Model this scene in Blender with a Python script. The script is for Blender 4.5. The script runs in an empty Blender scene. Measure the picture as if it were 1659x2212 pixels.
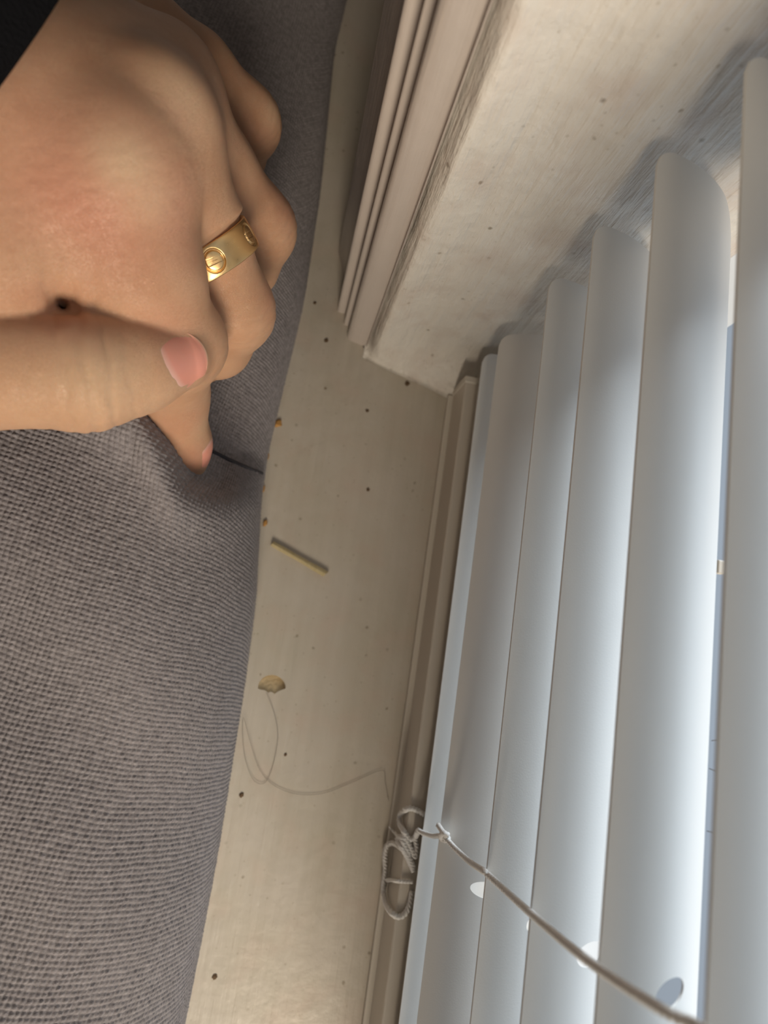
import bpy, bmesh, math, random
import numpy as np
from mathutils import Vector, Matrix

random.seed(7)
rng = np.random.default_rng(7)
SC = bpy.context.scene
COL = SC.collection
MM = 0.001

# ------------------------------------------------------------------ camera
IW, IH, FPX, CAMH = 1659.0, 2212.0, 1250.0, 190.0
RC = np.array([[0.97183734, -0.17592851, -0.15678437],
               [0.14719434, 0.97275088, -0.17913556],
               [0.18402719, 0.15101285, 0.97125131]])


def U(px, py, z):
    """the place (mm) at height z above the sill seen along a measured direction"""
    d = RC @ np.array([(px - IW / 2) / FPX, -(py - IH / 2) / FPX, -1.0])
    p = d * ((z - CAMH) / d[2])
    return np.array([p[0], p[1], z])


cam_d = bpy.data.cameras.new('camera')
cam = bpy.data.objects.new('camera', cam_d)
COL.objects.link(cam)
m = Matrix([list(r) for r in RC]).to_4x4()
m.translation = Vector((0, 0, CAMH * MM))
cam.matrix_world = m
cam_d.sensor_fit = 'HORIZONTAL'
cam_d.sensor_width = 36
cam_d.lens = 36 * FPX / IW
cam_d.clip_start = 0.004
cam_d.clip_end = 50
cam_d.dof.use_dof = True
cam_d.dof.focus_distance = 0.128
cam_d.dof.aperture_fstop = 19
SC.camera = cam

# ------------------------------------------------------------------ light
VS = SC.view_settings
VS.view_transform = 'Standard'
VS.look = 'None'
VS.gamma = 1
VS.use_curve_mapping = False
VS.exposure = 0.0

world = bpy.data.worlds.new('world')
SC.world = world
world.use_nodes = True
nt = world.node_tree
bg = nt.nodes['Background']
tc = nt.nodes.new('ShaderNodeTexCoord')
sp = nt.nodes.new('ShaderNodeSeparateXYZ')
mr = nt.nodes.new('ShaderNodeMapRange')
mr.inputs['From Min'].default_value = 0.1
mr.inputs['From Max'].default_value = 0.75
mix = nt.nodes.new('ShaderNodeMix')
mix.data_type = 'RGBA'
mix.inputs[6].default_value = (0.155, 0.13, 0.105, 1)      # dim warm room
mix.inputs[7].default_value = (0.52, 0.62, 0.74, 1)      # overcast daylight outside the window
nt.links.new(tc.outputs['Generated'], sp.inputs[0])
nt.links.new(sp.outputs['X'], mr.inputs['Value'])
nt.links.new(mr.outputs[0], mix.inputs[0])
nt.links.new(mix.outputs[2], bg.inputs['Color'])
bg.inputs['Strength'].default_value = 0.75


def area(name, loc, target, size, power, color):
    l = bpy.data.lights.new(name, 'AREA')
    l.shape = 'RECTANGLE'
    l.size, l.size_y = size
    l.energy = power
    l.color = color
    o = bpy.data.objects.new(name, l)
    COL.objects.link(o)
    o.location = loc
    o.rotation_euler = (Vector(target) - Vector(loc)).to_track_quat('-Z', 'Y').to_euler()
    return o


area('window_daylight', (0.62, 0.85, 0.46), (0.06, 0.0, 0.08), (0.7, 0.7), 24.0, (0.84, 0.93, 1.0))
area('room_light', (0.16, -0.74, 0.44), (0, 0.05, 0.03), (0.36, 0.28), 8.2, (1.0, 0.86, 0.69))


# ------------------------------------------------------------------ helpers
def link(o, parent=None):
    COL.objects.link(o)
    if parent is not None:
        o.parent = parent
    return o


def mesh_np(name, V, F, mat=None, parent=None, smooth=True):
    """V (n,3) in mm, F list/array of faces"""
    me = bpy.data.meshes.new(name)
    V = np.asarray(V, dtype=np.float64) * MM
    if isinstance(F, np.ndarray):
        n, k = F.shape
        me.vertices.add(len(V))
        me.vertices.foreach_set('co', V.astype(np.float32).ravel())
        me.loops.add(n * k)
        me.loops.foreach_set('vertex_index', F.astype(np.int32).ravel())
        me.polygons.add(n)
        me.polygons.foreach_set('loop_start', np.arange(0, n * k, k, dtype=np.int32))
        me.update(calc_edges=True)
    else:
        me.from_pydata([tuple(v) for v in V], [], [tuple(f) for f in F])
    me.validate()
    if smooth:
        me.polygons.foreach_set('use_smooth', np.ones(len(me.polygons), dtype=bool))
    if mat:
        me.materials.append(mat)
    me.update()
    return link(bpy.data.objects.new(name, me), parent)


def grid_faces(nu, nv, flip=False):
    i, j = np.meshgrid(np.arange(nu - 1), np.arange(nv - 1), indexing='ij')
    a = (i * nv + j).ravel()
    F = np.stack([a, a + nv, a + nv + 1, a + 1], axis=1)
    return F[:, ::-1] if flip else F


def empty(name, loc=(0, 0, 0)):
    o = bpy.data.objects.new(name, None)
    o.empty_display_size = 0.01
    COL.objects.link(o)
    o.location = Vector(loc) * MM
    return o


def tag(o, label, cat, group=None, kind=None):
    o['label'] = label
    o['category'] = cat
    if group:
        o['group'] = group
    if kind:
        o['kind'] = kind
    return o


def struct(o):
    o['kind'] = 'structure'
    return o


def prism(name, poly, z0, z1, mat, parent=None, smooth=False, bevel=0, segs=3):
    """vertical prism over a footprint (mm)"""
    n = len(poly)
    V = [(p[0], p[1], z0) for p in poly] + [(p[0], p[1], z1) for p in poly]
    F = [tuple(range(n))[::-1], tuple(range(n, 2 * n))]
    F += [(i, (i + 1) % n, n + (i + 1) % n, n + i) for i in range(n)]
    o = mesh_np(name, V, F, mat, parent, smooth)
    fix_normals(o)
    if bevel:
        add_bevel(o, bevel, segs)
    return o


def fix_normals(o):
    b = bmesh.new()
    b.from_mesh(o.data)
    bmesh.ops.recalc_face_normals(b, faces=b.faces)
    b.to_mesh(o.data)
    b.free()


def add_bevel(o, w, segs=3):
    md = o.modifiers.new('bevel', 'BEVEL')
    md.width = w * MM
    md.segments = segs
    md.limit_method = 'ANGLE'


def box(name, lo, hi, mat, parent=None, bevel=0.4):
    p = [(lo[0], lo[1]), (hi[0], lo[1]), (hi[0], hi[1]), (lo[0], hi[1])]
    return prism(name, p, lo[2], hi[2], mat, parent, bevel=bevel)


def catmull(pts, n=12):
    P = np.asarray(pts, float)
    P = np.vstack([2 * P[0] - P[1], P, 2 * P[-1] - P[-2]])
    out = []
    for i in range(1, len(P) - 2):
        for t in np.linspace(0, 1, n, endpoint=False):
            a, b, c, d = P[i - 1], P[i], P[i + 1], P[i + 2]
            out.append(0.5 * ((2 * b) + (c - a) * t + (2 * a - 5 * b + 4 * c - d) * t * t + (3 * b - a - 3 * c + d) * t ** 3))
    out.append(P[-2])
    return np.array(out)


def tube(name, pts, r, mat, parent=None, seg=10, taper=None, twist=0.0, pitch=3.0, close=False):
    """swept tube in mm; twist adds a rope relief"""
    P = np.asarray(pts, float)
    n = len(P)
    T = np.gradient(P, axis=0)
    T /= np.linalg.norm(T, axis=1)[:, None] + 1e-12
    L = np.concatenate([[0], np.cumsum(np.linalg.norm(np.diff(P, axis=0), axis=1))])
    nrm = np.cross(T[0], [0.3, 0.5, 0.81])
    nrm /= np.linalg.norm(nrm)
    V = []
    for i in range(n):
        nrm = nrm - T[i] * (nrm @ T[i])
        nrm /= np.linalg.norm(nrm)
        bn = np.cross(T[i], nrm)
        rr = r if taper is None else r * taper[i]
        for k in range(seg):
            a = 2 * math.pi * k / seg
            q = rr * (1 + twist * abs(math.sin(1.5 * (a + 2 * math.pi * L[i] / pitch))) - twist * 0.5)
            V.append(P[i] + q * (math.cos(a) * nrm + math.sin(a) * bn))
    F = []
    for i in range(n - 1):
        for k in range(seg):
            F.append((i * seg + k, i * seg + (k + 1) % seg, (i + 1) * seg + (k + 1) % seg, (i + 1) * seg + k))
    F.append(tuple(range(seg))[::-1])
    F.append(tuple((n - 1) * seg + k for k in range(seg)))
    return mesh_np(name, np.array(V), F, mat, parent)


def resample(P, step):
    P = np.asarray(P, float)
    L = np.concatenate([[0], np.cumsum(np.linalg.norm(np.diff(P, axis=0), axis=1))])
    s = np.linspace(0, L[-1], max(3, int(L[-1] / step)))
    return np.stack([np.interp(s, L, P[:, k]) for k in range(3)], axis=1)


# ------------------------------------------------------------------ materials
class NT:
    def __init__(self, name, base=(0.8, 0.8, 0.8), rough=0.5, metal=0.0):
        self.m = bpy.data.materials.new(name)
        self.m.use_nodes = True
        self.t = self.m.node_tree
        self.b = self.t.nodes['Principled BSDF']
        self.b.inputs['Base Color'].default_value = (*base, 1)
        self.b.inputs['Roughness'].default_value = rough
        self.b.inputs['Metallic'].default_value = metal

    def n(self, typ, **kw):
        nd = self.t.nodes.new('ShaderNode' + typ)
        for k, v in kw.items():
            if hasattr(nd, k):
                setattr(nd, k, v)
            else:
                nd.inputs[k].default_value = v
        return nd

    def l(self, a, b):
        self.t.links.new(a, b)

    def coords(self, scale=(1, 1, 1), kind='Object'):
        t = self.n('TexCoord')
        mp = self.n('Mapping')
        mp.inputs['Scale'].default_value = scale
        self.l(t.outputs[kind], mp.inputs['Vector'])
        return mp.outputs[0]

    def noise(self, vec, scale, detail=4, rough=0.55, dist=0.0):
        nd = self.n('TexNoise')
        nd.inputs['Scale'].default_value = scale
        nd.inputs['Detail'].default_value = detail
        nd.inputs['Roughness'].default_value = rough
        nd.inputs['Distortion'].default_value = dist
        self.l(vec, nd.inputs['Vector'])
        return nd.outputs['Fac']

    def ramp(self, fac, stops):
        nd = self.n('ValToRGB')
        e = nd.color_ramp.elements
        while len(e) < len(stops):
            e.new(0.5)
        for k, (p, c) in enumerate(stops):
            e[k].position = p
            e[k].color = (*c, 1) if len(c) == 3 else c
        self.l(fac, nd.inputs[0])
        return nd.outputs[0]

    def mix(self, fac, a, b, mode='MIX'):
        nd = self.n('Mix', data_type='RGBA', blend_type=mode)
        for i, v in ((0, fac), (6, a), (7, b)):
            if hasattr(v, 'links'):
                self.l(v, nd.inputs[i])
            elif i == 0:
                nd.inputs[0].default_value = v
            else:
                nd.inputs[i].default_value = (*v, 1)
        return nd.outputs[2]

    def math(self, op, a, b=0.0):
        nd = self.n('Math', operation=op)
        for i, v in ((0, a), (1, b)):
            if hasattr(v, 'links'):
                self.l(v, nd.inputs[i])
            else:
                nd.inputs[i].default_value = v
        return nd.outputs[0]

    def bump(self, h, dist, strength=1.0, prev=None):
        nd = self.n('Bump')
        nd.inputs['Strength'].default_value = strength
        nd.inputs['Distance'].default_value = dist
        self.l(h, nd.inputs['Height'])
        if prev is not None:
            self.l(prev, nd.inputs['Normal'])
        return nd.outputs[0]

    def color(self, s):
        self.l(s, self.b.inputs['Base Color'])

    def normal(self, s):
        self.l(s, self.b.inputs['Normal'])


def paint_mat(name, base, alt, brush, rough=0.38, specks=True, brush_scale=260, bump=0.0004):
    """old brushed gloss paint: strokes along one axis, blotchy tint, pits and specks"""
    M = NT(name, base, rough)
    st = M.coords(brush)
    pl = M.coords((1, 1, 1))
    strokes = M.noise(st, brush_scale, 5, 0.6)
    blot = M.noise(pl, 38, 4, 0.6)
    c = M.mix(M.ramp(blot, [(0.35, (0, 0, 0)), (0.7, (1, 1, 1))]), base, alt)
    c = M.mix(M.math('MULTIPLY', M.ramp(strokes, [(0.35, (0, 0, 0)), (0.7, (1, 1, 1))]), 0.4), c, tuple(min(1, v * 1.16) for v in base))
    if specks:
        vo = M.n('TexVoronoi')
        vo.inputs['Scale'].default_value = 210
        vo.inputs['Randomness'].default_value = 1.0
        M.l(pl, vo.inputs['Vector'])
        wn = M.n('TexWhiteNoise')
        M.l(vo.outputs['Position'], wn.inputs['Vector'])
        keep = M.math('GREATER_THAN', wn.outputs['Value'], 0.62)
        dd = M.math('ADD', vo.outputs['Distance'], M.math('MULTIPLY', M.noise(pl, 900, 2), 0.16))
        dot = M.ramp(dd, [(0.13, (1, 1, 1)), (0.23, (0, 0, 0))])
        patch = M.ramp(M.noise(pl, 22, 3), [(0.42, (0.35, 0.35, 0.35)), (0.62, (1, 1, 1))])
        f = M.math('MULTIPLY', M.math('MULTIPLY', dot, keep), M.math('MULTIPLY', patch, 0.85))
        c = M.mix(f, c, (0.16, 0.115, 0.06))
        v2 = M.n('TexVoronoi')
        v2.inputs['Scale'].default_value = 620
        M.l(pl, v2.inputs['Vector'])
        w2 = M.n('TexWhiteNoise')
        M.l(v2.outputs['Position'], w2.inputs['Vector'])
        k2 = M.math('GREATER_THAN', w2.outputs['Value'], 0.83)
        d2 = M.ramp(M.math('ADD', v2.outputs['Distance'], M.math('MULTIPLY', M.noise(pl, 1900, 2), 0.3)), [(0.25, (1, 1, 1)), (0.42, (0, 0, 0))])
        c = M.mix(M.math('MULTIPLY', M.math('MULTIPLY', d2, k2), M.math('MULTIPLY', patch, 0.38)), c, (0.24, 0.19, 0.11))
        c = M.mix(M.ramp(M.noise(pl, 75, 3), [(0.5, (0, 0, 0)), (0.72, (0.5, 0.5, 0.5))]), c, (0.55, 0.45, 0.385))
    M.color(c)
    lump = M.noise(pl, 160, 4)
    h = M.math('ADD', M.math('MULTIPLY', strokes, 0.7), M.math('MULTIPLY', lump, 0.6))
    M.normal(M.bump(h, bump, 1.0))
    return M.m


SILL = paint_mat('old_sill_paint', (0.52, 0.475, 0.41), (0.46, 0.42, 0.335), (1, 0.06, 1))
JAMB = paint_mat('jamb_gloss_paint', (0.68, 0.645, 0.585), (0.64, 0.61, 0.56), (1, 1, 0.09), rough=0.33, brush_scale=330, bump=0.0016)
CASE = paint_mat('casing_gloss_paint', (0.49, 0.435, 0.395), (0.44, 0.395, 0.36), (1, 1, 0.05), rough=0.28, bump=0.0004, specks=False)
PVC = NT('white_window_frame', (0.62, 0.66, 0.70), 0.4).m

M = NT('slat_enamel', (0.74, 0.74, 0.725), 0.42)
fz = M.noise(M.coords((1, 1, 1)), 2600, 2)
M.normal(M.bump(fz, 0.00003, 0.5))
SLAT = M.m
RAIL = NT('rail_enamel', (0.62, 0.57, 0.50), 0.4).m
CAP = NT('rail_cap_plastic', (0.64, 0.60, 0.53), 0.45).m
M = NT('cord_braid', (0.88, 0.87, 0.85), 0.6)
wv = M.noise(M.coords(), 2500, 2)
M.normal(M.bump(wv, 0.0002, 0.8))
CORD = M.m
M = NT('clear_clip', (0.55, 0.66, 0.78), 0.2)
M.b.inputs['Transmission Weight'].default_value = 0.4
CLIP = M.m

M = NT('gold', (0.88, 0.58, 0.27), 0.24, 1.0)
gn = M.noise(M.coords(), 900, 4)
M.l(M.ramp(gn, [(0.3, (0.27,) * 3), (0.75, (0.40,) * 3)]), M.b.inputs['Roughness'])
GOLD = M.m

M = NT('black_knit', (0.004, 0.004, 0.005), 0.95)
M.b.inputs['Specular IOR Level'].default_value = 0.15
vn = M.noise(M.coords(), 1800, 4)
M.normal(M.bump(vn, 0.0008, 1.0))
SLEEVE = M.m

# skin: attribute 'red' marks blood-flushed areas, 'pale' lighter yellowish patches on knuckles, thumb and fingers
M = NT('skin', (0.6, 0.4, 0.3), 0.47)
at = M.n('Attribute', attribute_name='tone')
sx = M.n('SeparateColor')
M.l(at.outputs['Color'], sx.inputs[0])
pl = M.coords()
mott = M.noise(pl, 130, 5, 0.6)
c = M.mix(M.ramp(mott, [(0.3, (0, 0, 0)), (0.7, (1, 1, 1))]), (0.57, 0.315, 0.185), (0.64, 0.385, 0.24))
c = M.mix(M.math('MULTIPLY', sx.outputs['Red'], 0.75), c, (0.58, 0.225, 0.16))
c = M.mix(M.math('MULTIPLY', sx.outputs['Green'], 0.7), c, (0.74, 0.56, 0.37))
c = M.mix(M.math('MULTIPLY', sx.outputs['Blue'], 0.8), c, (0.30, 0.07, 0.05))
M.color(c)
M.b.inputs['Subsurface Weight'].default_value = 0.35
M.b.inputs['Subsurface Radius'].default_value = (1.0, 0.45, 0.25)
M.b.inputs['Subsurface Scale'].default_value = 0.0022
vo = M.n('TexVoronoi', feature='DISTANCE_TO_EDGE')
vo.inputs['Scale'].default_value = 950
dn = M.n('TexNoise')
dn.inputs['Scale'].default_value = 300
mx = M.n('Mix', data_type='RGBA', blend_type='LINEAR_LIGHT')
mx.inputs[0].default_value = 0.003
M.l(pl, mx.inputs[6])
M.l(dn.outputs['Color'], mx.inputs[7])
M.l(mx.outputs[2], vo.inputs['Vector'])
cell = M.ramp(vo.outputs['Distance'], [(0.0, (0, 0, 0)), (0.18, (1, 1, 1))])
M.normal(M.bump(cell, 0.00014, 0.6, M.bump(M.noise(pl, 420, 4), 0.00035, 0.5)))
SKIN = M.m
M = NT('nail', (0.72, 0.33, 0.27), 0.33)
at = M.n('Attribute', attribute_name='tone')
sx = M.n('SeparateColor')
M.l(at.outputs['Color'], sx.inputs[0])
c = M.mix(sx.outputs['Red'], (0.72, 0.31, 0.235), (0.70, 0.46, 0.30))
c = M.mix(sx.outputs['Green'], c, (0.72, 0.46, 0.39))
M.color(c)
M.b.inputs['Subsurface Weight'].default_value = 0.2
M.b.inputs['Subsurface Radius'].default_value = (1.0, 0.45, 0.25)
M.b.inputs['Subsurface Scale'].default_value = 0.001
NAIL = M.m

# woven upholstery: the relief is in the mesh, the yarn colour is heathered
M = NT('woven_upholstery', (0.2, 0.19, 0.19), 0.9)
pl = M.coords()
h1 = M.noise(pl, 700, 3, 0.7)
h2 = M.noise(pl, 60, 3)
c = M.mix(M.ramp(h1, [(0.35, (0, 0, 0)), (0.68, (1, 1, 1))]), (0.168, 0.154, 0.158), (0.30, 0.278, 0.283))
c = M.mix(M.math('MULTIPLY', h2, 0.35), c, (0.22, 0.20, 0.215))
M.color(c)
M.b.inputs['Sheen Weight'].default_value = 0.15
M.normal(M.bump(M.noise(pl, 5200, 2), 0.00012, 0.7))
FABRIC = M.m
SEAM = NT('seam_piping', (0.045, 0.042, 0.05), 0.9).m
WOODCHIP = NT('raw_splinter', (0.44, 0.36, 0.19), 0.75)
gr = WOODCHIP.noise(WOODCHIP.coords((1, 0.12, 1)), 1800, 3)
WOODCHIP.color(WOODCHIP.mix(gr, (0.36, 0.29, 0.14), (0.56, 0.47, 0.28)))
WOODCHIP = WOODCHIP.m
FILL = NT('wood_filler', (0.60, 0.47, 0.28), 0.7)
FILL.normal(FILL.bump(FILL.noise(FILL.coords(), 900, 3), 0.0004, 0.8))
FILL = FILL.m
CRUMB = NT('orange_crumb', (0.42, 0.22, 0.06), 0.8).m
DIRT = NT('dirt', (0.12, 0.075, 0.04), 0.9).m
HAIR = NT('hair', (0.10, 0.08, 0.06), 0.5).m
LINT = NT('lint', (0.75, 0.74, 0.72), 0.9).m

# ------------------------------------------------------------------ setting
# window sill (with a plugged screw hole)
win = struct(empty('window_1', (60, 60, 0)))
HOLEP = [U(587 + 30 * math.cos(math.pi * k / 24), 1487 - 29 * math.sin(math.pi * k / 24), 0) for k in range(25)]
HOLEP += [U(*p, 0) for p in ((563, 1490), (572, 1491), (579, 1496), (586, 1494), (593, 1499), (600, 1494), (609, 1490))]


def rebase(o, parent):
    """child geometry is written in world mm: cancel the parent's offset"""
    o.parent = parent
    o.matrix_parent_inverse = Matrix.Translation(-parent.location)
    return o


def sill():
    b = bmesh.new()
    lo, hi = (-170, -190), (130, 330)
    o = box('window_sill', (lo[0], lo[1], -24), (hi[0], hi[1], 0), SILL, bevel=0)
    # drill the hole
    bpy.context.view_layer.update()
    cut = prism('drill', HOLEP, -4.0, 5, SILL)
    md = o.modifiers.new('b', 'BOOLEAN')
    md.object = cut
    md.operation = 'DIFFERENCE'
    md.solver = 'EXACT'
    dg = bpy.context.evaluated_depsgraph_get()
    me = bpy.data.meshes.new_from_object(o.evaluated_get(dg))
    o.modifiers.clear()
    o.data = me
    bpy.data.objects.remove(cut, do_unlink=True)
    b.free()
    return o


so = rebase(sill(), win)
# cream filler a millimetre below the paint, partly painted over
hc = np.mean([p[:2] for p in HOLEP], axis=0)
plug = rebase(prism('hole_filler', [hc + (p[:2] - hc) * 1.08 for p in HOLEP], -3.8, -0.3, FILL), win)
for v in plug.data.vertices:
    if v.co.z > -0.002:
        v.co.z -= 0.30 * (v.co.y - (hc[1] - 3) * MM)
plug['label'] = 'cream wood filler in the drilled hole'

# window frame and pane behind the blind
rebase(box('window_frame', (86, -190, 0), (116, 330, 34), PVC, bevel=2), win)
rebase(box('window_stile', (88, 96, 34), (114, 330, 420), PVC, bevel=2), win)  # unseen; widened past the jamb to keep daylight off the slat ends

# jamb (reveal) with a coved, paint-filled foot
JA, JB = U(792, 776, 0), U(965, 860, 0)


def jamb():
    xs = np.concatenate([np.linspace(JA[0] - 1.5, JA[0] + 8, 60), np.linspace(JA[0] + 9, 90, 80)])
    zs = np.concatenate([np.linspace(0, 30, 26), np.linspace(34, 420, 60)])
    V = []
    for x in xs:
        t = (x - JA[0]) / (JB[0] - JA[0])
        foot = JA[1] + (JB[1] - JA[1]) * max(0, min(t, 1.15))
        wall = 90.3 + 1.8 * t if t > 0 else 90.3
        wall = JA[1] + (wall - JA[1]) * max(0, min(1, t * 2.4))
        for z in zs:
            s = min(1, z / 19)
            s = 1 - (1 - s) ** 2.2
            V.append((x, foot + (wall - foot) * s + 0.3 * math.sin(z * 0.07 + x * 0.2) + 7.0 * math.exp(-((x - xs[0]) / 2.4) ** 2) * min(1, z / 4), z))
    nu, nv = len(xs), len(zs)
    F = [tuple(f) for f in grid_faces(nu, nv, True)]
    base = len(V)
    for x in (xs[0], xs[-1]):
        for z in (0, 420):
            V.append((x, 330, z))
    # back, sides, top
    a, b_, c, d = base, base + 1, base + 2, base + 3
    F.append((a, b_, d, c))
    F.append(tuple([a] + list(range(0, nv)) + [b_])[::-1])
    F.append(tuple([c] + [(nu - 1) * nv + k for k in range(nv)] + [d]))
    F.append(tuple([b_] + [k * nv + nv - 1 for k in range(nu)] + [d]))
    F.append(tuple([a] + [k * nv for k in range(nu)] + [c])[::-1])
    o = mesh_np('wall_jamb', V, F, JAMB)
    fix_normals(o)
    return struct(o)


jamb()

# casing moulding standing on the sill: profile swept upwards
L1, L2, L3, L4 = U(742, 658, 0), U(731, 545, 0), U(777, 338, 0), U(838, 60, 0)


def casing():
    A = L1[:2]
    B = JA[:2] + np.array([-2.6, 2.2])
    ax = B - A
    ln = np.linalg.norm(ax)
    ax /= ln
    out = np.array([ax[1], -ax[0]])     # towards the room / camera side
    if out[1] > 0:
        out = -out
    prof = [(0.0, -2.0), (0.00, 0.6), (0.03, 1.7), (0.08, 2.2), (0.13, 1.9), (0.17, 0.9), (0.21, -0.2), (0.25, -0.5), (0.29, 0.3), (0.33, 1.3), (0.37, 1.75),
            (0.41, 1.5), (0.445, 0.5), (0.47, -0.5), (0.50, -0.3), (0.53, 0.7), (0.58, 1.7), (0.64, 2.1), (0.70, 1.9), (0.76, 1.2), (0.82, 0.2), (0.88, -1.0), (0.93, -1.9), (0.97, -2.1), (1.0, -1.4)]
    pr = catmull(prof, 5)
    poly = [A + ax * t * ln + out * h * 1.25 for t, h in pr]
    poly += [np.array([B[0] + 1.5, 150]), np.array([L4[0] - 2, 330]), L4[:2], L3[:2], L2[:2]]
    o = prism('trim_1', poly, 0, 420, CASE, smooth=True)
    o.data.set_sharp_from_angle(angle=math.radians(50))
    return struct(o)


casing()

# ------------------------------------------------------------------ venetian blind
XL, YE, PITCH, SW, TILT = 51.8, 88.1, 20.7, 25.5, math.radians(23)
blind = tag(empty('venetian_blind', (62, 0, 0)), 'white aluminium venetian blind with half open slats hanging above the sill', 'blind')


def slat_mesh(name, zl, tilt, xl=XL, ye=YE, y0=-185, crown=2.5, rl=3.6, rr=8.0, w=SW, holes=()):
    """crowned slat whose room-side edge runs at (xl, zl); tilt>0 drops towards the window"""
    us = np.concatenate([np.linspace(0, 1, 45)]) * w
    th = 0.35
    top, bot = [], []
    ct, st = math.cos(tilt), math.sin(tilt)
    nv = 90
    for u in us:
        if u < rl:
            e = rl - math.sqrt(max(0, rl * rl - (rl - u) ** 2))
        elif u > w - rr:
            e = rr - math.sqrt(max(0, rr * rr - (u - (w - rr)) ** 2))
        else:
            e = 0
        s = 2 * u / w - 1
        h = crown * (1 - s * s)
        y1 = ye - e
        for t in np.linspace(0, 1, nv):
            y = y0 + (y1 - y0) * t
            for lst, hh in ((top, h), (bot, h - th)):
                lst.append((xl + u * ct + hh * st, y, zl - u * st + hh * ct))
    V = np.array(top + bot)
    nu = len(us)
    F1 = grid_faces(nu, nv)
    F2 = grid_faces(nu, nv, True) + nu * nv
    rim = [i * nv for i in range(nu)] + [(nu - 1) * nv + j for j in range(1, nv)] + [i * nv + nv - 1 for i in range(nu - 2, -1, -1)] + [j for j in range(nv - 2, 0, -1)]
    N = nu * nv
    rim = np.array(rim)
    nx = np.roll(rim, -1)
    F3 = np.stack([rim, rim + N, nx + N, nx], axis=1)
    o = mesh_np(name, V, np.vstack([F1, F2, F3]), SLAT)
    fix_normals(o)
    for (hu, hy, ru, ry) in holes:
        s = 2 * hu / w - 1
        h = crown * (1 - s * s)
        cx, cz = xl + hu * ct + h * st, zl - hu * st + h * ct
        k = 40
        cut = prism('cut', [(cx + ru * math.cos(2 * math.pi * q / k), hy + ry * math.sin(2 * math.pi * q / k)) for q in range(k)], cz - 5, cz + 5, SLAT)
        md = o.modifiers.new('b', 'BOOLEAN')
        md.object = cut
        md.operation = 'DIFFERENCE'
        md.solver = 'EXACT'
        bpy.context.view_layer.update()
        me = bpy.data.meshes.new_from_object(o.evaluated_get(bpy.context.evaluated_depsgraph_get()))
        o.modifiers.clear()
        o.data = me
        bpy.data.objects.remove(cut, do_unlink=True)
    o.data.set_sharp_from_angle(angle=math.radians(40))
    return rebase(o, blind)


ZL = [21.0, 36.5, 68.2, 88.7, 109.5, 128.2]
HY = U(1010, 1905, 37)[1]
slat_mesh('slat', ZL[0], math.radians(2), crown=1.2, ye=89)
slat_mesh('slat', ZL[1], math.radians(-14), ye=87.5, xl=51.5, holes=[(13.3, -61.5, 4.3, 1.9)])
for k in range(2, 6):
    slat_mesh('slat', ZL[k], TILT if k > 2 else math.radians(19), xl=XL + (0.9 if k == 5 else 0), holes=[(13.5, (0, 0, -57, -52.3, -46.3, -40)[k], 3.4, 2.0)])

slat_mesh('slat', ZL[5] + 20.7, TILT, xl=XL + 0.9)  # out of view above the others, added to shade the slat below
rail = rebase(prism('bottom_rail', [(48.8, -185), (71, -185), (71, 81.2), (48.8, 81.2)], 1.0, 15.0, RAIL, bevel=0.6), blind)
cap = rebase(box('end_cap', (48.4, 80.2, 0.6), (71.4, 82.6, 15.6), CAP, bevel=0.5), rail)
lip = rebase(box('rail_lip', (46.9, -185, 0.0), (49.2, 80.6, 1.6), CAP, bevel=0.4), blind)


def cordpath(pp):
    return resample(catmull([U(*p) for p in pp], 16), 0.25)


def outside_rail(P):
    """keep loose cord in front of the rail's face or on its top"""
    Q = P.copy()
    for i, p in enumerate(P):
        d = p - np.array([0, 0, CAMH])
        if p[2] > 15.9 and p[0] > 48:
            continue
        t = 47.7 / d[0]
        z = CAMH + d[2] * t
        if z > 15.9:
            t = (15.9 - CAMH) / d[2]
        elif z < 2.4:
            t = (2.4 - CAMH) / d[2] if p[0] > 45 else min(1.0, t)
        Q[i] = np.array([0, 0, CAMH]) + d * t
    return Q


# ladder string climbing from the knot over the slat edges
main = cordpath([(903, 1793, 20), (915, 1800, 23.5), (935, 1806, 29), (958, 1808, 38.5), (985, 1835, 46), (1015, 1862, 56), (1045, 1882, 68), (1062, 1897, 71), (1150, 1976, 90), (1273, 2078, 111), (1420, 2176, 126), (1502, 2216, 131), (1560, 2255, 138)])
o = tube('ladder_cord', main, 0.5, CORD, twist=0.8, pitch=3.0, seg=18)
rebase(o, blind)
kn = cordpath([(946, 1782, 37), (955, 1795, 39.5), (962, 1803, 41), (968, 1812, 40), (960, 1815, 38), (952, 1808, 38), (958, 1800, 41), (970, 1805, 41.5)])
rebase(tube('cord_knot', kn, 0.6, CORD, twist=0.4, pitch=2.4, seg=12), blind)
loops = [
    [(918, 1760, 17), (905, 1752, 16), (885, 1746, 15), (866, 1757, 14), (863, 1776, 13.5), (872, 1795, 13), (885, 1812, 13), (897, 1808, 15), (903, 1795, 19)],
    [(903, 1795, 19), (897, 1812, 15), (900, 1830, 14), (897, 1850, 12), (890, 1838, 10), (878, 1815, 9), (866, 1808, 8.5), (858, 1815, 8), (868, 1830, 8.5), (880, 1852, 9), (894, 1882, 10)],
    [(894, 1872, 9), (882, 1850, 8), (868, 1832, 8), (850, 1822, 7.5), (836, 1826, 7), (831, 1848, 7), (832, 1880, 6.5), (828, 1915, 6.5), (833, 1950, 6.5), (846, 1972, 7), (862, 1980, 7.5), (876, 1972, 9), (886, 1950, 11), (890, 1925, 13)],
    [(834, 1901, 7.2), (855, 1903, 8), (872, 1904, 9.5), (892, 1905, 12)],
    [(840, 1785, 4), (851, 1797, 6), (866, 1812, 8), (874, 1826, 9), (886, 1846, 10)],
]
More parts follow.
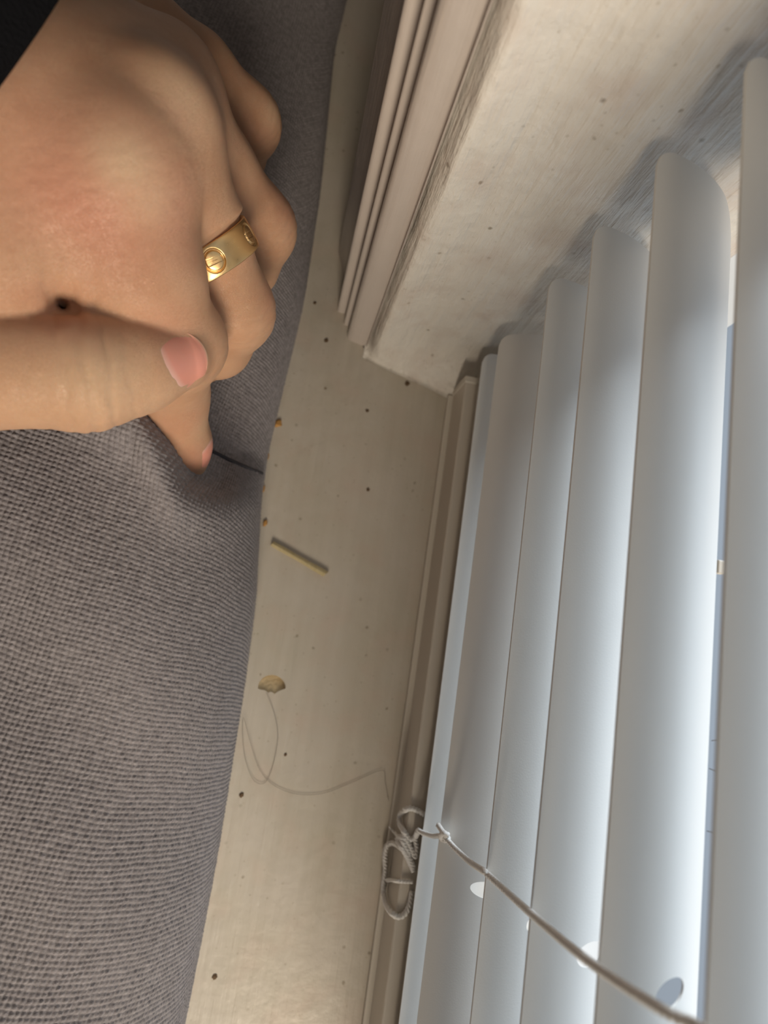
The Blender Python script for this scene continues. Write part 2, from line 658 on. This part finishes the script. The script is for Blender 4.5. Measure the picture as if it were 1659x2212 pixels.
for k, pp in enumerate(loops):
    P = cordpath(pp)
    tp = None
    if k == 4:
        tp = np.clip(np.linspace(0.25, 1.4, len(P)), 0, 1)
    P = outside_rail(P)
    rebase(tube('lift_cord', P, 0.62 if k != 3 else 0.42, CORD, twist=0.8, pitch=3.0, seg=18, taper=tp), blind)
c = U(1556, 1225, 97)
rebase(box('ladder_clip', (c[0] - 0.7, c[1] - 1.3, c[2] - 0.8), (c[0] + 0.7, c[1] + 1.3, c[2] + 0.3), CAP, bevel=0.3), blind)

# ------------------------------------------------------------------ sofa
EDGE = [(760, -60), (722, 100), (690, 420), (655, 650), (607, 850), (577, 975), (562, 1085), (551, 1300), (527, 1480), (500, 1650), (468, 1850), (432, 2040), (398, 2212), (370, 2330)]
ep = np.array([U(px, py, 3.0)[:2] for px, py in EDGE])
o_ = np.argsort(ep[:, 1])
EY, EX = ep[o_, 1], ep[o_, 0]


def sstep(a, b, x):
    t = np.clip((x - a) / (b - a), 0, 1)
    return t * t * (3 - 2 * t)


TIP = U(405, 1030, 30)
RID = [U(230, 850, 52)[:2], U(318, 890, 50)[:2], U(405, 1045, 42)[:2], U(470, 1075, 28)[:2], U(570, 1090, 6)[:2]]


def sofa():
    step = 0.2
    ys = np.arange(-155, 240, step)
    ns = int(130 / step)
    xe = np.interp(ys, EY, EX)
    k = np.ones(61) / 61
    xe = np.convolve(np.pad(xe, 30, mode='edge'), k, mode='valid')
    # cross-section: superellipse shoulder, sampled by arc length
    th = np.linspace(0, math.pi / 2, 400)
    H, Wd, p = 55.0, 46.0, 2.3
    cx = Wd * (np.cos(th) ** (2 / p)) - Wd
    cz = H * (np.sin(th) ** (2 / p)) - H
    # from contact (x=0,z=-H) up the shoulder, then a gentle dome
    cx = np.concatenate([cx, [-Wd - 110]])
    cz = np.concatenate([cz, [3.0]])
    L = np.concatenate([[0], np.cumsum(np.hypot(np.diff(cx), np.diff(cz)))])
    s = np.arange(ns) * step
    px = np.interp(s, L, cx)
    pz = np.interp(s, L, cz) + H
    Y, X0 = np.meshgrid(ys, px, indexing='ij')
    X = X0 + xe[:, None]
    Z = np.repeat(pz[None, :], len(ys), 0)
    # the far panel sits lower; it falls away behind the pinched ridge
    R = np.array(RID)
    rx, ry = R[:, 0], R[:, 1]
    rid = np.interp(X, rx, ry)
    past = Y - rid
    f = sstep(-4, 17, past)
    # height factor of the far panel
    Z = Z * (1 - f * 0.50)
    # pinch: small raised lip on the near side of the ridge, hollow beside the fingertip
    d2 = np.abs(past + 5)
    lip = np.exp(-(d2 / 6.5) ** 2) * np.exp(-((X - TIP[0] + 6) / 13) ** 2)
    Z = Z + 5.0 * lip * np.clip(Z / 30, 0, 1)
    hol = np.exp(-(((X - TIP[0] - 7) / 7) ** 2 + ((Y - TIP[1] + 1) / 7) ** 2))
    Z = Z - 7 * hol * np.clip(Z / 20, 0, 1)
    Z = Z + 1.2 * np.sin(Y * 0.045 + 1) * np.clip(Z / 40, 0, 1) + 0.6 * np.sin(Y * 0.13 + X * 0.1) * np.clip(Z / 40, 0, 1)
    # weave relief along the surface
    S = np.repeat(s[None, :], len(ys), 0)
    pit = 1.12
    wob = 0.12 * np.sin(Y * 0.31 + S * 0.11) + 0.10 * np.sin(S * 0.23 + 2) + 0.1 * np.sin(Y * 0.9 + S * .7)
    a = (S + wob) / pit
    S, Yr = S * 0.985 + Y * 0.17, Y * 0.985 - S * 0.17
    a = (S + wob) / pit
    b = (Yr + 0.14 * np.sin(S * 0.29) + wob * 0.7) / pit
    ia, ib = np.floor(a).astype(int), np.floor(b).astype(int)
    ca = np.cos(math.pi * (a - ia - 0.5))
    cb = np.cos(math.pi * (b - ib - 0.5))
    odd = ((ia + ib) & 1) == 0
    rel = np.where(odd, 1.0 * ca ** 0.55 * cb ** 0.8, 0.9 * ca ** 0.9 * cb ** 0.5)
    jit = rng.random((400, 160))
    rel = rel * (0.75 + 0.4 * jit[ib % 400, ia % 160])
    P = np.stack([X, Y, Z], axis=-1)
    dy = np.gradient(P, axis=0)
    dx = np.gradient(P, axis=1)
    N = np.cross(dy, dx)
    N /= np.linalg.norm(N, axis=-1, keepdims=True) + 1e-9
    if N[..., 2].mean() < 0:
        N = -N
    P = P + N * (0.38 * rel[..., None])
    F = grid_faces(len(ys), ns, True)
    return P.reshape(-1, 3), F, ys, s


SP, SF, SYS, SS = sofa()
couch = tag(empty('sofa', (-60, 0, 0)), 'grey woven fabric sofa pushed against the window sill under the gripping hand', 'sofa')
bk = rebase(mesh_np('back_cushion', SP, SF, FABRIC), couch)


def sofa_at(x, y):
    i = int(np.clip((y - SYS[0]) / (SYS[1] - SYS[0]), 0, len(SYS) - 1))
    row = SP.reshape(len(SYS), len(SS), 3)[i]
    j = np.argmin(np.abs(row[:, 0] - x))
    return row[j]


seam = []
for px, py in ((430, 962), (465, 978), (500, 995), (535, 1010), (566, 1023)):
    z = 20
    for _ in range(4):
        g = U(px, py, z)
        z = sofa_at(g[0], g[1])[2]
    seam.append(U(px, py, z + 0.25))
sm = rebase(tube('seam', resample(catmull(seam), 0.5), 0.55, SEAM), couch)
sm.parent = bk
sm.matrix_parent_inverse = Matrix.Identity(4)

#HAND-BEGIN
# ------------------------------------------------------------------ the hand
person = tag(empty('person', (-40, 70, 60)), 'hand of a person in a black sleeve wearing a gold ring, gripping the sofa back', 'person')


def J(px, py, z, r):
    """joint: measured direction, height (mm) and radius (mm)"""
    return (*U(px, py, z), r)


PALM = [  # metacarpal ridges, wrist -> knuckle
    [J(-330, 330, 92, 19), J(235, 400, 92, 12.0)],
    [J(-300, 200, 96, 19), J(325, 282, 90, 11.0)],
    [J(-260, 60, 94, 18), J(345, 205, 82, 9.8)],
    [J(-240, -40, 88, 17), J(310, 90, 71, 8.8)],
    [J(-330, 330, 92, 19), J(-420, -60, 102, 21)],
    [J(-120, 420, 78, 15), J(200, 480, 80, 10)],
    [J(-310, 260, 94, 19), J(265, 330, 88, 11)],
    [J(-280, 120, 95, 18), J(325, 215, 81, 10.5)],
    [J(-160, 560, 87, 14), J(20, 590, 86, 11), J(190, 610, 80, 10), J(310, 690, 68, 8)],
    [J(-240, 640, 80, 15), J(-60, 540, 84, 13)],
]
FING = {
    'index': [J(228, 415, 93, 11.8), J(306, 597, 83, 11.0), J(366, 742, 71, 9.8), J(372, 850, 50, 8.0), J(392, 958, 37, 7.0), J(398, 990, 32, 6.2)],
    'middle': [J(325, 282, 88, 10.6), J(424, 496, 74, 9.9), J(500, 668, 61, 9.3), J(466, 740, 48, 8.2), J(430, 770, 36, 7.4)],
    'ring': [J(352, 212, 80, 9.4), J(452, 358, 68, 9.4), J(553, 492, 55, 9.3), J(532, 570, 45, 7.8), J(490, 620, 35, 7.0)],
    'pinky': [J(315, 85, 70, 8.8), J(424, 158, 63, 8.6), J(530, 264, 54, 8.4), J(510, 335, 42, 7.2), J(480, 390, 34, 6.4)],
    'thumb': [J(-300, 700, 84, 14.5), J(-90, 790, 84, 11.0), J(60, 800, 84, 9.3), J(185, 805, 83, 9.8), J(290, 790, 80, 8.3), J(378, 768, 76, 7.0)],
}
def ring_band():
    a, b = np.array(FING['middle'][0]), np.array(FING['middle'][2])
    m_ = np.array(FING['middle'][1])
    axis = b[:3] - m_[:3]
    axis /= np.linalg.norm(axis)
    axis[2] *= 0.75
    axis /= np.linalg.norm(axis)
    view = np.array([0, 0, CAMH]) - m_[:3]
    view /= np.linalg.norm(view)
    axis = np.array(Matrix.Rotation(math.radians(7), 3, Vector(view)) @ Vector(axis))
    t = RING_T
    c = m_[:3] + (b[:3] - m_[:3]) * t
    r0 = m_[3] + (b[3] - m_[3]) * t + 0.2
    cam_dir = np.array([0, 0, CAMH]) - c
    e1 = cam_dir - axis * (cam_dir @ axis)
    e1 /= np.linalg.norm(e1)
    e2 = np.cross(axis, e1)
    return c, axis, e1, e2, r0


RING_T = 0.30
rc, rax, re1, re2, rr = ring_band()


def smin(a, b, k):
    h = np.clip(0.5 + 0.5 * (b - a) / k, 0, 1)
    return b + (a - b) * h - k * h * (1 - h)


def cone(P, a, b):
    A, B = np.array(a[:3], np.float32), np.array(b[:3], np.float32)
    d = B - A
    t = np.clip(((P - A) @ d) / (d @ d), 0, 1)
    q = P - A - t[..., None] * d
    return np.sqrt((q * q).sum(-1)) - (a[3] + (b[3] - a[3]) * t)


def sphere(P, c, r, s=(1, 1, 1)):
    q = (P - np.array(c[:3], np.float32)) / np.array(s, np.float32)
    return np.sqrt((q * q).sum(-1)) - r


def chain(P, js, k):
    d = None
    for a, b in zip(js[:-1], js[1:]):
        e = cone(P, a, b)
        d = e if d is None else smin(d, e, k)
    return d


KNOB = [  # bony bumps and pads
    (J(262, 352, 97, 8.5), 6), (J(352, 232, 95, 7.5), 5), (J(372, 160, 83, 6.0), 5),
    (J(170, 842, 82, 7.5), 4), (J(405, 735, 71, 7.5), 4),
]


def axis_wrinkle(P, j, dirn, rad, amp, wl, span):
    """skin creases across a joint"""
    c = np.array(j[:3], np.float32)
    u = np.array(dirn, np.float32)
    u = u / np.linalg.norm(u)
    q = P - c
    s = q @ u
    s = s + 0.35 * np.sin(q[..., 0] * 0.9 + q[..., 1] * 0.7) + 0.25 * np.sin(q[..., 2] * 1.3)
    w = np.exp(-(s / span) ** 2) * np.exp(-np.clip((q * q).sum(-1) / (rad * rad) - 0.2, 0, 9))
    return 1.5 * amp * w * (0.5 + 0.5 * np.cos(2 * math.pi * s / wl)) ** 4


def hand_sdf(P, fine=False):
    d = None
    for s in PALM:
        e = chain(P, s, 6)
        d = e if d is None else smin(d, e, 13)
    f = None
    for n in ('pinky', 'ring', 'middle', 'index'):
        e = chain(P, FING[n], 3.5)
        if n == 'middle':          # the band presses its own round seat into the finger
            q = P - rc.astype(np.float32)
            w = q @ rax.astype(np.float32)
            rad = np.sqrt(np.maximum((q * q).sum(-1) - w * w, 0))
            e = e + (np.maximum(e, rad - rr) - e) * sstep(4.6, 3.3, np.abs(w))
        f = e if f is None else smin(f, e, 0.9)
    d = smin(d, f, 5.5)
    for j, k in KNOB:
        if j[1] < 1e9:
            d = smin(d, sphere(P, j, j[3]), k)
    th = chain(P, FING['thumb'], 3.5)
    d = smin(d, th, 1.1)
    # web of skin between thumb and index, with the little pit where it folds
    a, b = U(122, 612, 106), U(136, 664, 84)
    pit = cone(P, (*a, 0.85), (*b, 0.6))
    d = -smin(-d, pit, 4.5)
    if fine:
        def dr(n, i, k):
            return np.array(FING[n][k][:3]) - np.array(FING[n][i][:3])
        d = d + axis_wrinkle(P, FING['thumb'][3], dr('thumb', 2, 4), 13, 0.42, 3.4, 6.5)
        d = d + axis_wrinkle(P, FING['middle'][2], dr('middle', 1, 3), 11, 0.32, 2.6, 5)
        d = d + axis_wrinkle(P, FING['ring'][2], dr('ring', 1, 3), 11, 0.32, 2.4, 5)
        d = d + axis_wrinkle(P, FING['index'][2], dr('index', 1, 3), 12, 0.28, 2.8, 5)
        d = d + axis_wrinkle(P, FING['pinky'][2], dr('pinky', 1, 3), 10, 0.25, 2.2, 5)
        d = d + axis_wrinkle(P, FING['index'][0], dr('index', 0, 1), 17, 0.10, 2.3, 11)
    return d


def sdf_chunks(P, fine=False):
    P = P.astype(np.float32)
    return np.concatenate([hand_sdf(c, fine) for c in np.array_split(P, max(1, len(P) // 400000))])


def surface_nets(lo, hi, h):
    ax = [np.arange(lo[k], hi[k], h, dtype=np.float32) for k in range(3)]
    n = [len(a) for a in ax]
    D = np.empty(n, np.float32)
    yz = np.stack(np.meshgrid(ax[1], ax[2], indexing='ij'), -1)
    for i, x in enumerate(ax[0]):
        P = np.concatenate([np.full((*yz.shape[:2], 1), x, np.float32), yz], -1)
        D[i] = hand_sdf(P.reshape(-1, 3)).reshape(n[1], n[2])
    S = D < 0
    c = [S[i:n[0] - 1 + i, j:n[1] - 1 + j, k:n[2] - 1 + k] for i in (0, 1) for j in (0, 1) for k in (0, 1)]
    cnt = sum(x.astype(np.int8) for x in c)
    act = (cnt > 0) & (cnt < 8)
    idx = -np.ones(act.shape, np.int64)
    ii = np.argwhere(act)
    idx[act] = np.arange(len(ii))
    acc = np.zeros((len(ii), 3))
    num = np.zeros(len(ii))
    off = [(i, j, k) for i in (0, 1) for j in (0, 1) for k in (0, 1)]
    for a in range(8):
        for b in range(a + 1, 8):
            oa, ob = np.array(off[a]), np.array(off[b])
            if np.abs(oa - ob).sum() != 1:
                continue
            da = D[tuple((ii + oa).T)]
            db = D[tuple((ii + ob).T)]
            mk = (da < 0) != (db < 0)
            t = np.where(mk, da / np.where(mk, da - db, 1), 0)
            acc += np.where(mk[:, None], oa + (ob - oa) * t[:, None], 0)
            num += mk
    V = np.array(lo) + (ii + acc / num[:, None]) * h
    F = []
    for axn in range(3):
        u, v = (axn + 1) % 3, (axn + 2) % 3
        sl0 = [slice(1, -1)] * 3
        A = S
        s0 = [slice(None)] * 3
        s1 = [slice(None)] * 3
        s0[axn] = slice(0, n[axn] - 1)
        s1[axn] = slice(1, n[axn])
        a, b = A[tuple(s0)], A[tuple(s1)]
        ch = np.argwhere(a != b)
        ch = ch[(ch[:, u] > 0) & (ch[:, v] > 0) & (ch[:, u] < n[u] - 1) & (ch[:, v] < n[v] - 1)]
        e = np.eye(3, dtype=int)
        q = [idx[tuple((ch - e[u] * p - e[v] * r).T)] for p, r in ((1, 1), (0, 1), (0, 0), (1, 0))]
        q = np.stack(q, 1)
        inside = a[tuple(ch.T)]
        q = np.where(inside[:, None], q, q[:, ::-1])
        F.append(q)
    return V, np.vstack(F)


def project(V, it=3, fine=True, step=0.9):
    V = V.copy()
    for _ in range(it):
        e = 0.08
        d = sdf_chunks(V, fine)
        g = np.stack([sdf_chunks(V + e * np.eye(3)[k], fine) - sdf_chunks(V - e * np.eye(3)[k], fine) for k in range(3)], -1) / (2 * e)
        V = V - step * (d / np.maximum((g * g).sum(-1), 0.25))[:, None] * g
    return V


lo, hi = np.array([-112.0, 20, 18]), np.array([12.0, 132, 130])
HV, HF = surface_nets(lo, hi, 1.0)
tmp = mesh_np('tmp', HV, HF)
sb = tmp.modifiers.new('s', 'SUBSURF')
sb.levels = 1
bpy.context.view_layer.update()
me = bpy.data.meshes.new_from_object(tmp.evaluated_get(bpy.context.evaluated_depsgraph_get()))
bpy.data.objects.remove(tmp, do_unlink=True)
HV = np.empty(len(me.vertices) * 3)
me.vertices.foreach_get('co', HV)
HV = project(HV.reshape(-1, 3) / MM, 2)
HF = np.empty(len(me.loops), dtype=np.int64)
me.loops.foreach_get('vertex_index', HF)
HF = HF.reshape(-1, 4)
# even out the projected surface a little
E0 = np.vstack([HF[:, [0, 1]], HF[:, [1, 2]], HF[:, [2, 3]], HF[:, [3, 0]]])
for lam in (0.45, 0.3):
    acc = np.zeros_like(HV)
    cn = np.bincount(E0[:, 0], minlength=len(HV)) + np.bincount(E0[:, 1], minlength=len(HV))
    for k in range(3):
        acc[:, k] = np.bincount(E0[:, 0], HV[E0[:, 1], k], len(HV)) + np.bincount(E0[:, 1], HV[E0[:, 0], k], len(HV))
    HV = HV + lam * (acc / np.maximum(cn, 1)[:, None] - HV)
hand = rebase(mesh_np('hand', HV, HF, SKIN), person)


def tone(o, V, red, pale, blood):
    C = np.zeros((len(V), 4), np.float32)
    C[:, 3] = 1
    for ch, lst in ((0, red), (1, pale), (2, blood)):
        for (c, r, a) in lst:
            C[:, ch] = np.maximum(C[:, ch], a * np.exp(-((V - np.array(c[:3])) ** 2).sum(-1) / (r * r)))
    at_ = o.data.color_attributes.new('tone', 'FLOAT_COLOR', 'POINT')
    at_.data.foreach_set('color', C.ravel())


tone(hand, HV,
     red=[(U(200, 420, 103), 13, 0.75), (U(330, 450, 96), 9, 0.6), (U(90, 400, 105), 6, 0.6), (U(300, 350, 104), 6, .3), (U(130, 660, 96), 6, 0.7), (U(325, 680, 84), 6, 0.55),
          (U(345, 735, 84), 5, 0.4), (U(385, 250, 101), 4, 0.45), (U(600, 640, 66), 5, 0.3), (U(380, 890, 50), 7, 0.35), (U(425, 1000, 40), 6, 0.5), (U(90, 700, 95), 6, .3), (U(560, 300, 60), 6, 0.2), (U(620, 450, 62), 5, .35)],
     pale=[(U(270, 350, 105), 5.5, 0.9), (U(310, 420, 101), 5, 0.6), (U(395, 210, 102), 6, 0.7), (U(225, 820, 92), 9, 0.7), (U(300, 850, 84), 7, 0.4), (U(600, 240, 60), 4, 0.5), (U(110, 590, 98), 4.5, 0.5), (U(440, 920, 45), 4, .4), (U(100, 830, 90), 10, .3)],
     blood=[(U(76, 398, 106), 2.0, 0.8), (U(55, 432, 105), 1.3, 0.5)])


def nail(label, c, ax, up, ln, wd, tip_pale=0.95, bulge=0.16, roll=0.0):
    """nail plate laid on the fingertip: ax to the tip, up = outward normal"""
    ax = np.array(ax, float)
    ax /= np.linalg.norm(ax)
    up = np.array(up, float)
    up -= ax * (up @ ax)
    up /= np.linalg.norm(up)
    sd = np.cross(up, ax)
    c = np.array(c, float)
    nu, nv = 41, 33
    base, C = [], []
    for i in range(nu):
        for j in range(nv):
            u, v = 2 * i / (nu - 1) - 1, 2 * j / (nv - 1) - 1
            # superellipse outline
            x = u
            y = v * (1 - 0.10 * abs(u) ** 5)
            lw = (1 - 0.26 * max(0, u) ** 3 - 0.16 * max(0, -u) ** 3)
            lx = x * ln / 2 * (1 - 0.34 * v ** 2 if u > 0 else 1 - 0.24 * v * v)
            base.append(c + ax * lx + sd * y * lw * wd / 2 + up * 2.0)
            C.append((sstep(tip_pale - 0.1, tip_pale + .05, u), 0, 0, 1) if u > 0 else (0, 0.8 * sstep(-0.62, -0.8, np.float64(u)) if False else float(np.clip((-u - 0.55) * 3, 0, 1)), 0, 1))
    B = np.array(base)
    # settle along -up onto the skin
    for _ in range(14):
        d = sdf_chunks(B, False)
        B = B - up * np.clip(d, -2, 2)[:, None] * 0.8
    uu = np.repeat(np.linspace(-1, 1, nu), nv)
    vv = np.tile(np.linspace(-1, 1, nv), nu)
    edge = np.maximum(np.abs(uu), np.abs(vv))
    liftv = bulge * (1 - edge ** 6) + np.where(uu > 0.8, 0.25 * (uu - 0.8) / 0.2, 0) - 0.12
    V = B + up * liftv[:, None]
    W = B - up * 0.9
    N = nu * nv
    F = [tuple(f) for f in grid_faces(nu, nv)] + [tuple(f + N) for f in grid_faces(nu, nv, True)]
    rim = [i * nv for i in range(nu)] + [(nu - 1) * nv + j for j in range(1, nv)] + [i * nv + nv - 1 for i in range(nu - 2, -1, -1)] + [j for j in range(nv - 2, 0, -1)]
    for k in range(len(rim)):
        a, b = rim[k], rim[(k + 1) % len(rim)]
        F.append((a, a + N, b + N, b))
    o = mesh_np('fingernail', np.vstack([V, W]), F, NAIL)
    fix_normals(o)
    at_ = o.data.color_attributes.new('tone', 'FLOAT_COLOR', 'POINT')
    at_.data.foreach_set('color', np.vstack([np.array(C), np.array(C)]).astype(np.float32).ravel())
    o['label'] = label
    return rebase(o, person)


tj = FING['thumb']
tax = np.array(tj[5][:3]) - np.array(tj[4][:3])
tax[2] = 0.0
tup = np.array([0, 0, CAMH]) - np.array(tj[5][:3])
tup /= np.linalg.norm(tup)
tup = tup + np.array([0.22, 0.0, 0])
nail('pink thumbnail', np.array(tj[5][:3]) + tax / np.linalg.norm(tax) * 1.1 + np.array([-0.2, -1.0, 0]) + tup * 5.0, tax, tup, 9.4, 10.6)
ij = FING['index']
iax = np.array(ij[5][:3]) - np.array(ij[3][:3])
nail('pink nail of the index finger', np.array(ij[5][:3]) * 0.6 + np.array(ij[4][:3]) * 0.4 + np.array([5.5, 0.5, 3.0]), iax, np.array([1.0, 0.1, 0.75]), 9, 8.0)

# sleeve cuff round the wrist
def sleeve():
    c0 = U(-20, 40, 92)
    e0, e1 = U(112, 0, 112), U(0, 172, 112)
    w = np.array([-330, 120])
    P0 = U(-130, -40, 98)
    back = U(-520, -260, 112)
    ax = back - P0
    ax /= np.linalg.norm(ax)
    # rim plane contains the seen edge
    ed = e1 - e0
    ed /= np.linalg.norm(ed)
    mid = (e0 + e1) / 2
    s1 = ed
    s2 = np.cross(ax, s1)
    s2 /= np.linalg.norm(s2)
    if s2[2] < 0:
        s2 = -s2
    R1, R2 = 31.0, 24.0
    ctr = mid - s2 * R2 * 0.97 - s1 * 2
    V = []
    n = 64
    rows = [(6, 0.90), (1, 0.95), (0, 0.99), (-0.8, 1.03), (0, 1.06), (2, 1.09), (8, 1.1), (20, 1.12), (40, 1.16), (70, 1.18), (100, 1.2)]
    for q, (t, f) in enumerate(rows):
        for k in range(n):
            a = 2 * math.pi * k / n
            wr = 1 + (0.02 * math.sin(3 * a + t * .2) + 0.015 * math.sin(7 * a + 1)) * (1 if q > 3 else .5)
            V.append(ctr + ax * t + (s1 * math.cos(a) * R1 + s2 * math.sin(a) * R2) * f * wr)
    F = []
    for q in range(len(rows) - 1):
        for k in range(n):
            F.append((q * n + k, q * n + (k + 1) % n, (q + 1) * n + (k + 1) % n, (q + 1) * n + k))
    o = mesh_np('sleeve', V, F, SLEEVE)
    fix_normals(o)
    o['label'] = 'black knit sleeve cuff'
    md = o.modifiers.new('s', 'SUBSURF')
    md.levels = md.render_levels = 2
    return rebase(o, person)


sleeve()

# ------------------------------------------------------------------ ring
ring = tag(empty('ring', rc), 'gold band ring with screw head motifs on the middle finger', 'ring')
HWD, THK = 3.05, 1.15


def ring_pt(a, w, h):
    return rc + rax * w + (re1 * math.cos(a) + re2 * math.sin(a)) * (rr + h)


def motif_angles():
    return [RING_A + k * 2 * math.pi / 6 for k in range(6)]


RING_A = math.radians(-3)
nA, nW = 720, 41
V = []
wsec = np.linspace(-HWD, HWD, nW)
ma = motif_angles()
for i in range(nA):
    a = 2 * math.pi * i / nA
    for w in wsec:
        h = THK - 0.18 * (abs(w) / HWD) ** 6
        dm = 9
        for x in ma:
            da = (a - x + math.pi) % (2 * math.pi) - math.pi
            dm = min(dm, math.hypot(da * (rr + THK), w))
        h -= 0.42 * math.exp(-((dm - 2.02) / 0.24) ** 4)
        V.append(ring_pt(a, w, h))
inner0 = len(V)
for i in range(nA):
    a = 2 * math.pi * i / nA
    for w in (-HWD, HWD):
        V.append(ring_pt(a, w * 0.98, -0.05))
F = []
for i in range(nA):
    j = (i + 1) % nA
    for k in range(nW - 1):
        F.append((i * nW + k, i * nW + k + 1, j * nW + k + 1, j * nW + k))
    F.append((inner0 + 2 * i, inner0 + 2 * j, inner0 + 2 * j + 1, inner0 + 2 * i + 1))
    F.append((i * nW, j * nW, inner0 + 2 * j, inner0 + 2 * i))
    F.append((i * nW + nW - 1, inner0 + 2 * i + 1, inner0 + 2 * j + 1, j * nW + nW - 1))
o = mesh_np('band', V, F, GOLD)
fix_normals(o)
rebase(o, ring)
for x in ma:
    V, F = [], []
    nr, nk = 12, 48
    for i in range(nr):
        r = 1.82 * i / (nr - 1)
        for k in range(nk):
            th = 2 * math.pi * k / nk
            u, w = r * math.cos(th), r * math.sin(th)
            # slot runs across the band's length direction
            h = THK + 0.06 * (1 - (r / 1.82) ** 4)
            sl = abs(w * math.cos(0.12) + u * math.sin(0.12))
            h -= 0.42 * math.exp(-((sl - 0.28) / 0.17) ** 4)
            V.append(ring_pt(x + u / (rr + THK), w, h))
    for k in range(nk):
        th = 2 * math.pi * k / nk
        V.append(ring_pt(x + 1.82 * math.cos(th) / (rr + THK), 1.82 * math.sin(th), THK - 0.5))
    for i in range(nr):
        for k in range(nk):
            F.append((i * nk + k, (i + 1) * nk + k, (i + 1) * nk + (k + 1) % nk, i * nk + (k + 1) % nk))
    o = mesh_np('screw_motif', V, F, GOLD)
    fix_normals(o)
    rebase(o, ring)
#HAND-END

# ------------------------------------------------------------------ bits on the sill
def chip(name, a, b, w, h, mat):
    a, b = np.array(a), np.array(b)
    d = b - a
    ln = np.linalg.norm(d)
    d /= ln
    n = np.array([-d[1], d[0], 0])
    V, F = [], []
    K = 9
    for i in range(K):
        t = i / (K - 1)
        ww = w * (0.8 + 0.2 * t + 0.06 * math.sin(9 * t))
        c = a + d * ln * t
        sk = 0.35 * w * (1 if i == K - 1 else 0)
        for (sx_, z) in ((-1, 0.05), (-0.85, h * 0.8), (-0.1, h), (0.85, h * 0.75), (1, 0.05)):
            V.append(c + n * ww * sx_ + d * sk * sx_ + np.array([0, 0, z]))
    for i in range(K - 1):
        for k in range(5):
            F.append((i * 5 + k, i * 5 + (k + 1) % 5, (i + 1) * 5 + (k + 1) % 5, (i + 1) * 5 + k))
    F.append((0, 1, 2, 3, 4))
    F.append(tuple((K - 1) * 5 + k for k in range(5)))
    o = mesh_np(name, V, F, mat, smooth=False)
    fix_normals(o)
    return o


tag(chip('wood_splinter', U(588, 1174, 0), U(704, 1240, 0), 1.05, 1.3, WOODCHIP), 'thin pale wood splinter lying on the painted sill beside the sofa', 'splinter')


def blob(name, c, r, mat, flat=0.6):
    b = bmesh.new()
    bmesh.ops.create_icosphere(b, subdivisions=2, radius=1)
    for v in b.verts:
        k = 1 + random.uniform(-0.28, 0.28)
        v.co = Vector((v.co.x * r[0] * k, v.co.y * r[1] * k, max(v.co.z, -0.4) * r[2] * k * flat)) * MM
    me = bpy.data.meshes.new(name)
    b.to_mesh(me)
    b.free()
    me.materials.append(mat)
    o = link(bpy.data.objects.new(name, me))
    o.location = Vector(c) * MM
    return o


for (px, py, r, lab) in (
        (597, 915, 1.2, 'orange crumb at the sofa edge just below the bent ring finger'),
        (571, 985, 1.0, 'orange crumb in the sofa gap level with the index fingertip'),
        (563, 1056, 0.9, 'small orange crumb in the sofa gap below the cushion seam'),
        (569, 1130, 0.8, 'brown crumb at the sofa edge just above the wood splinter')):
    q = U(px + 4, py, 0)
    tag(blob('crumb', (q[0], q[1], 0.3), (r, r * 1.3, r), CRUMB), lab, 'crumb', 'crumbs along the sofa edge')
for (px, py, r, lab) in (
        (705, 736, 0.75, 'brown dirt speck on the sill left of the casing foot'),
        (680, 655, 0.55, 'dark speck on the sill between sofa and casing'),
        (805, 742, 1.3, 'dark dirt clump in the corner at the foot of the casing moulding'),
        (880, 829, 0.9, 'dark speck on the crack where jamb meets sill'),
        (793, 887, 0.6, 'reddish speck on the sill between sofa and blind below the casing'),
        (795, 1058, 0.6, 'dark speck in the middle of the sill above the wood splinter'),
        (522, 1717, 0.7, 'brown speck on the sill close to the sofa below the hair loop'),
        (617, 1630, 0.45, 'small brown speck inside the curve of the long hair'),
        (464, 2110, 0.7, 'black speck near the sofa at the bottom of the sill')):
    q = U(px, py, 0)
    tag(blob('dirt_speck', (q[0], q[1], 0.1), (r, r, r * 0.6), DIRT), lab, 'dirt speck', 'specks on the window sill')

hp = [(575, 1495, .5), (592, 1540, .4), (600, 1590, .4), (590, 1650, .3), (573, 1690, .3), (548, 1685, .4), (530, 1640, .5), (524, 1590, .6), (526, 1550, 1), (540, 1600, .8), (560, 1660, .4), (590, 1695, .3), (640, 1715, .3), (700, 1713, .3), (760, 1690, .3), (825, 1664, .4), (832, 1690, .5), (840, 1730, .4)]
tag(tube('hair_strand', resample(catmull([U(*p) for p in hp], 14), 0.5), 0.045, HAIR, seg=5), 'single long dark hair curled in a loop on the sill below the filled hole', 'hair')
for (p, lab) in (
        ([(1537, 1600, 97), (1547, 1599, 98), (1558, 1601, 99)], 'uppermost short dark hair on the bright edge of the near slat'),
        ([(1532, 1660, 97), (1544, 1665, 98), (1556, 1670, 99)], 'middle short dark hair on the bright edge of the near slat'),
        ([(1527, 1795, 97), (1540, 1799, 98), (1552, 1806, 99)], 'lowest short dark hair on the bright edge of the near slat')):
    tag(tube('hair_fiber', catmull([U(*q) for q in p], 6), 0.07, HAIR, seg=5), lab, 'hair', 'short hairs on the slat edge')
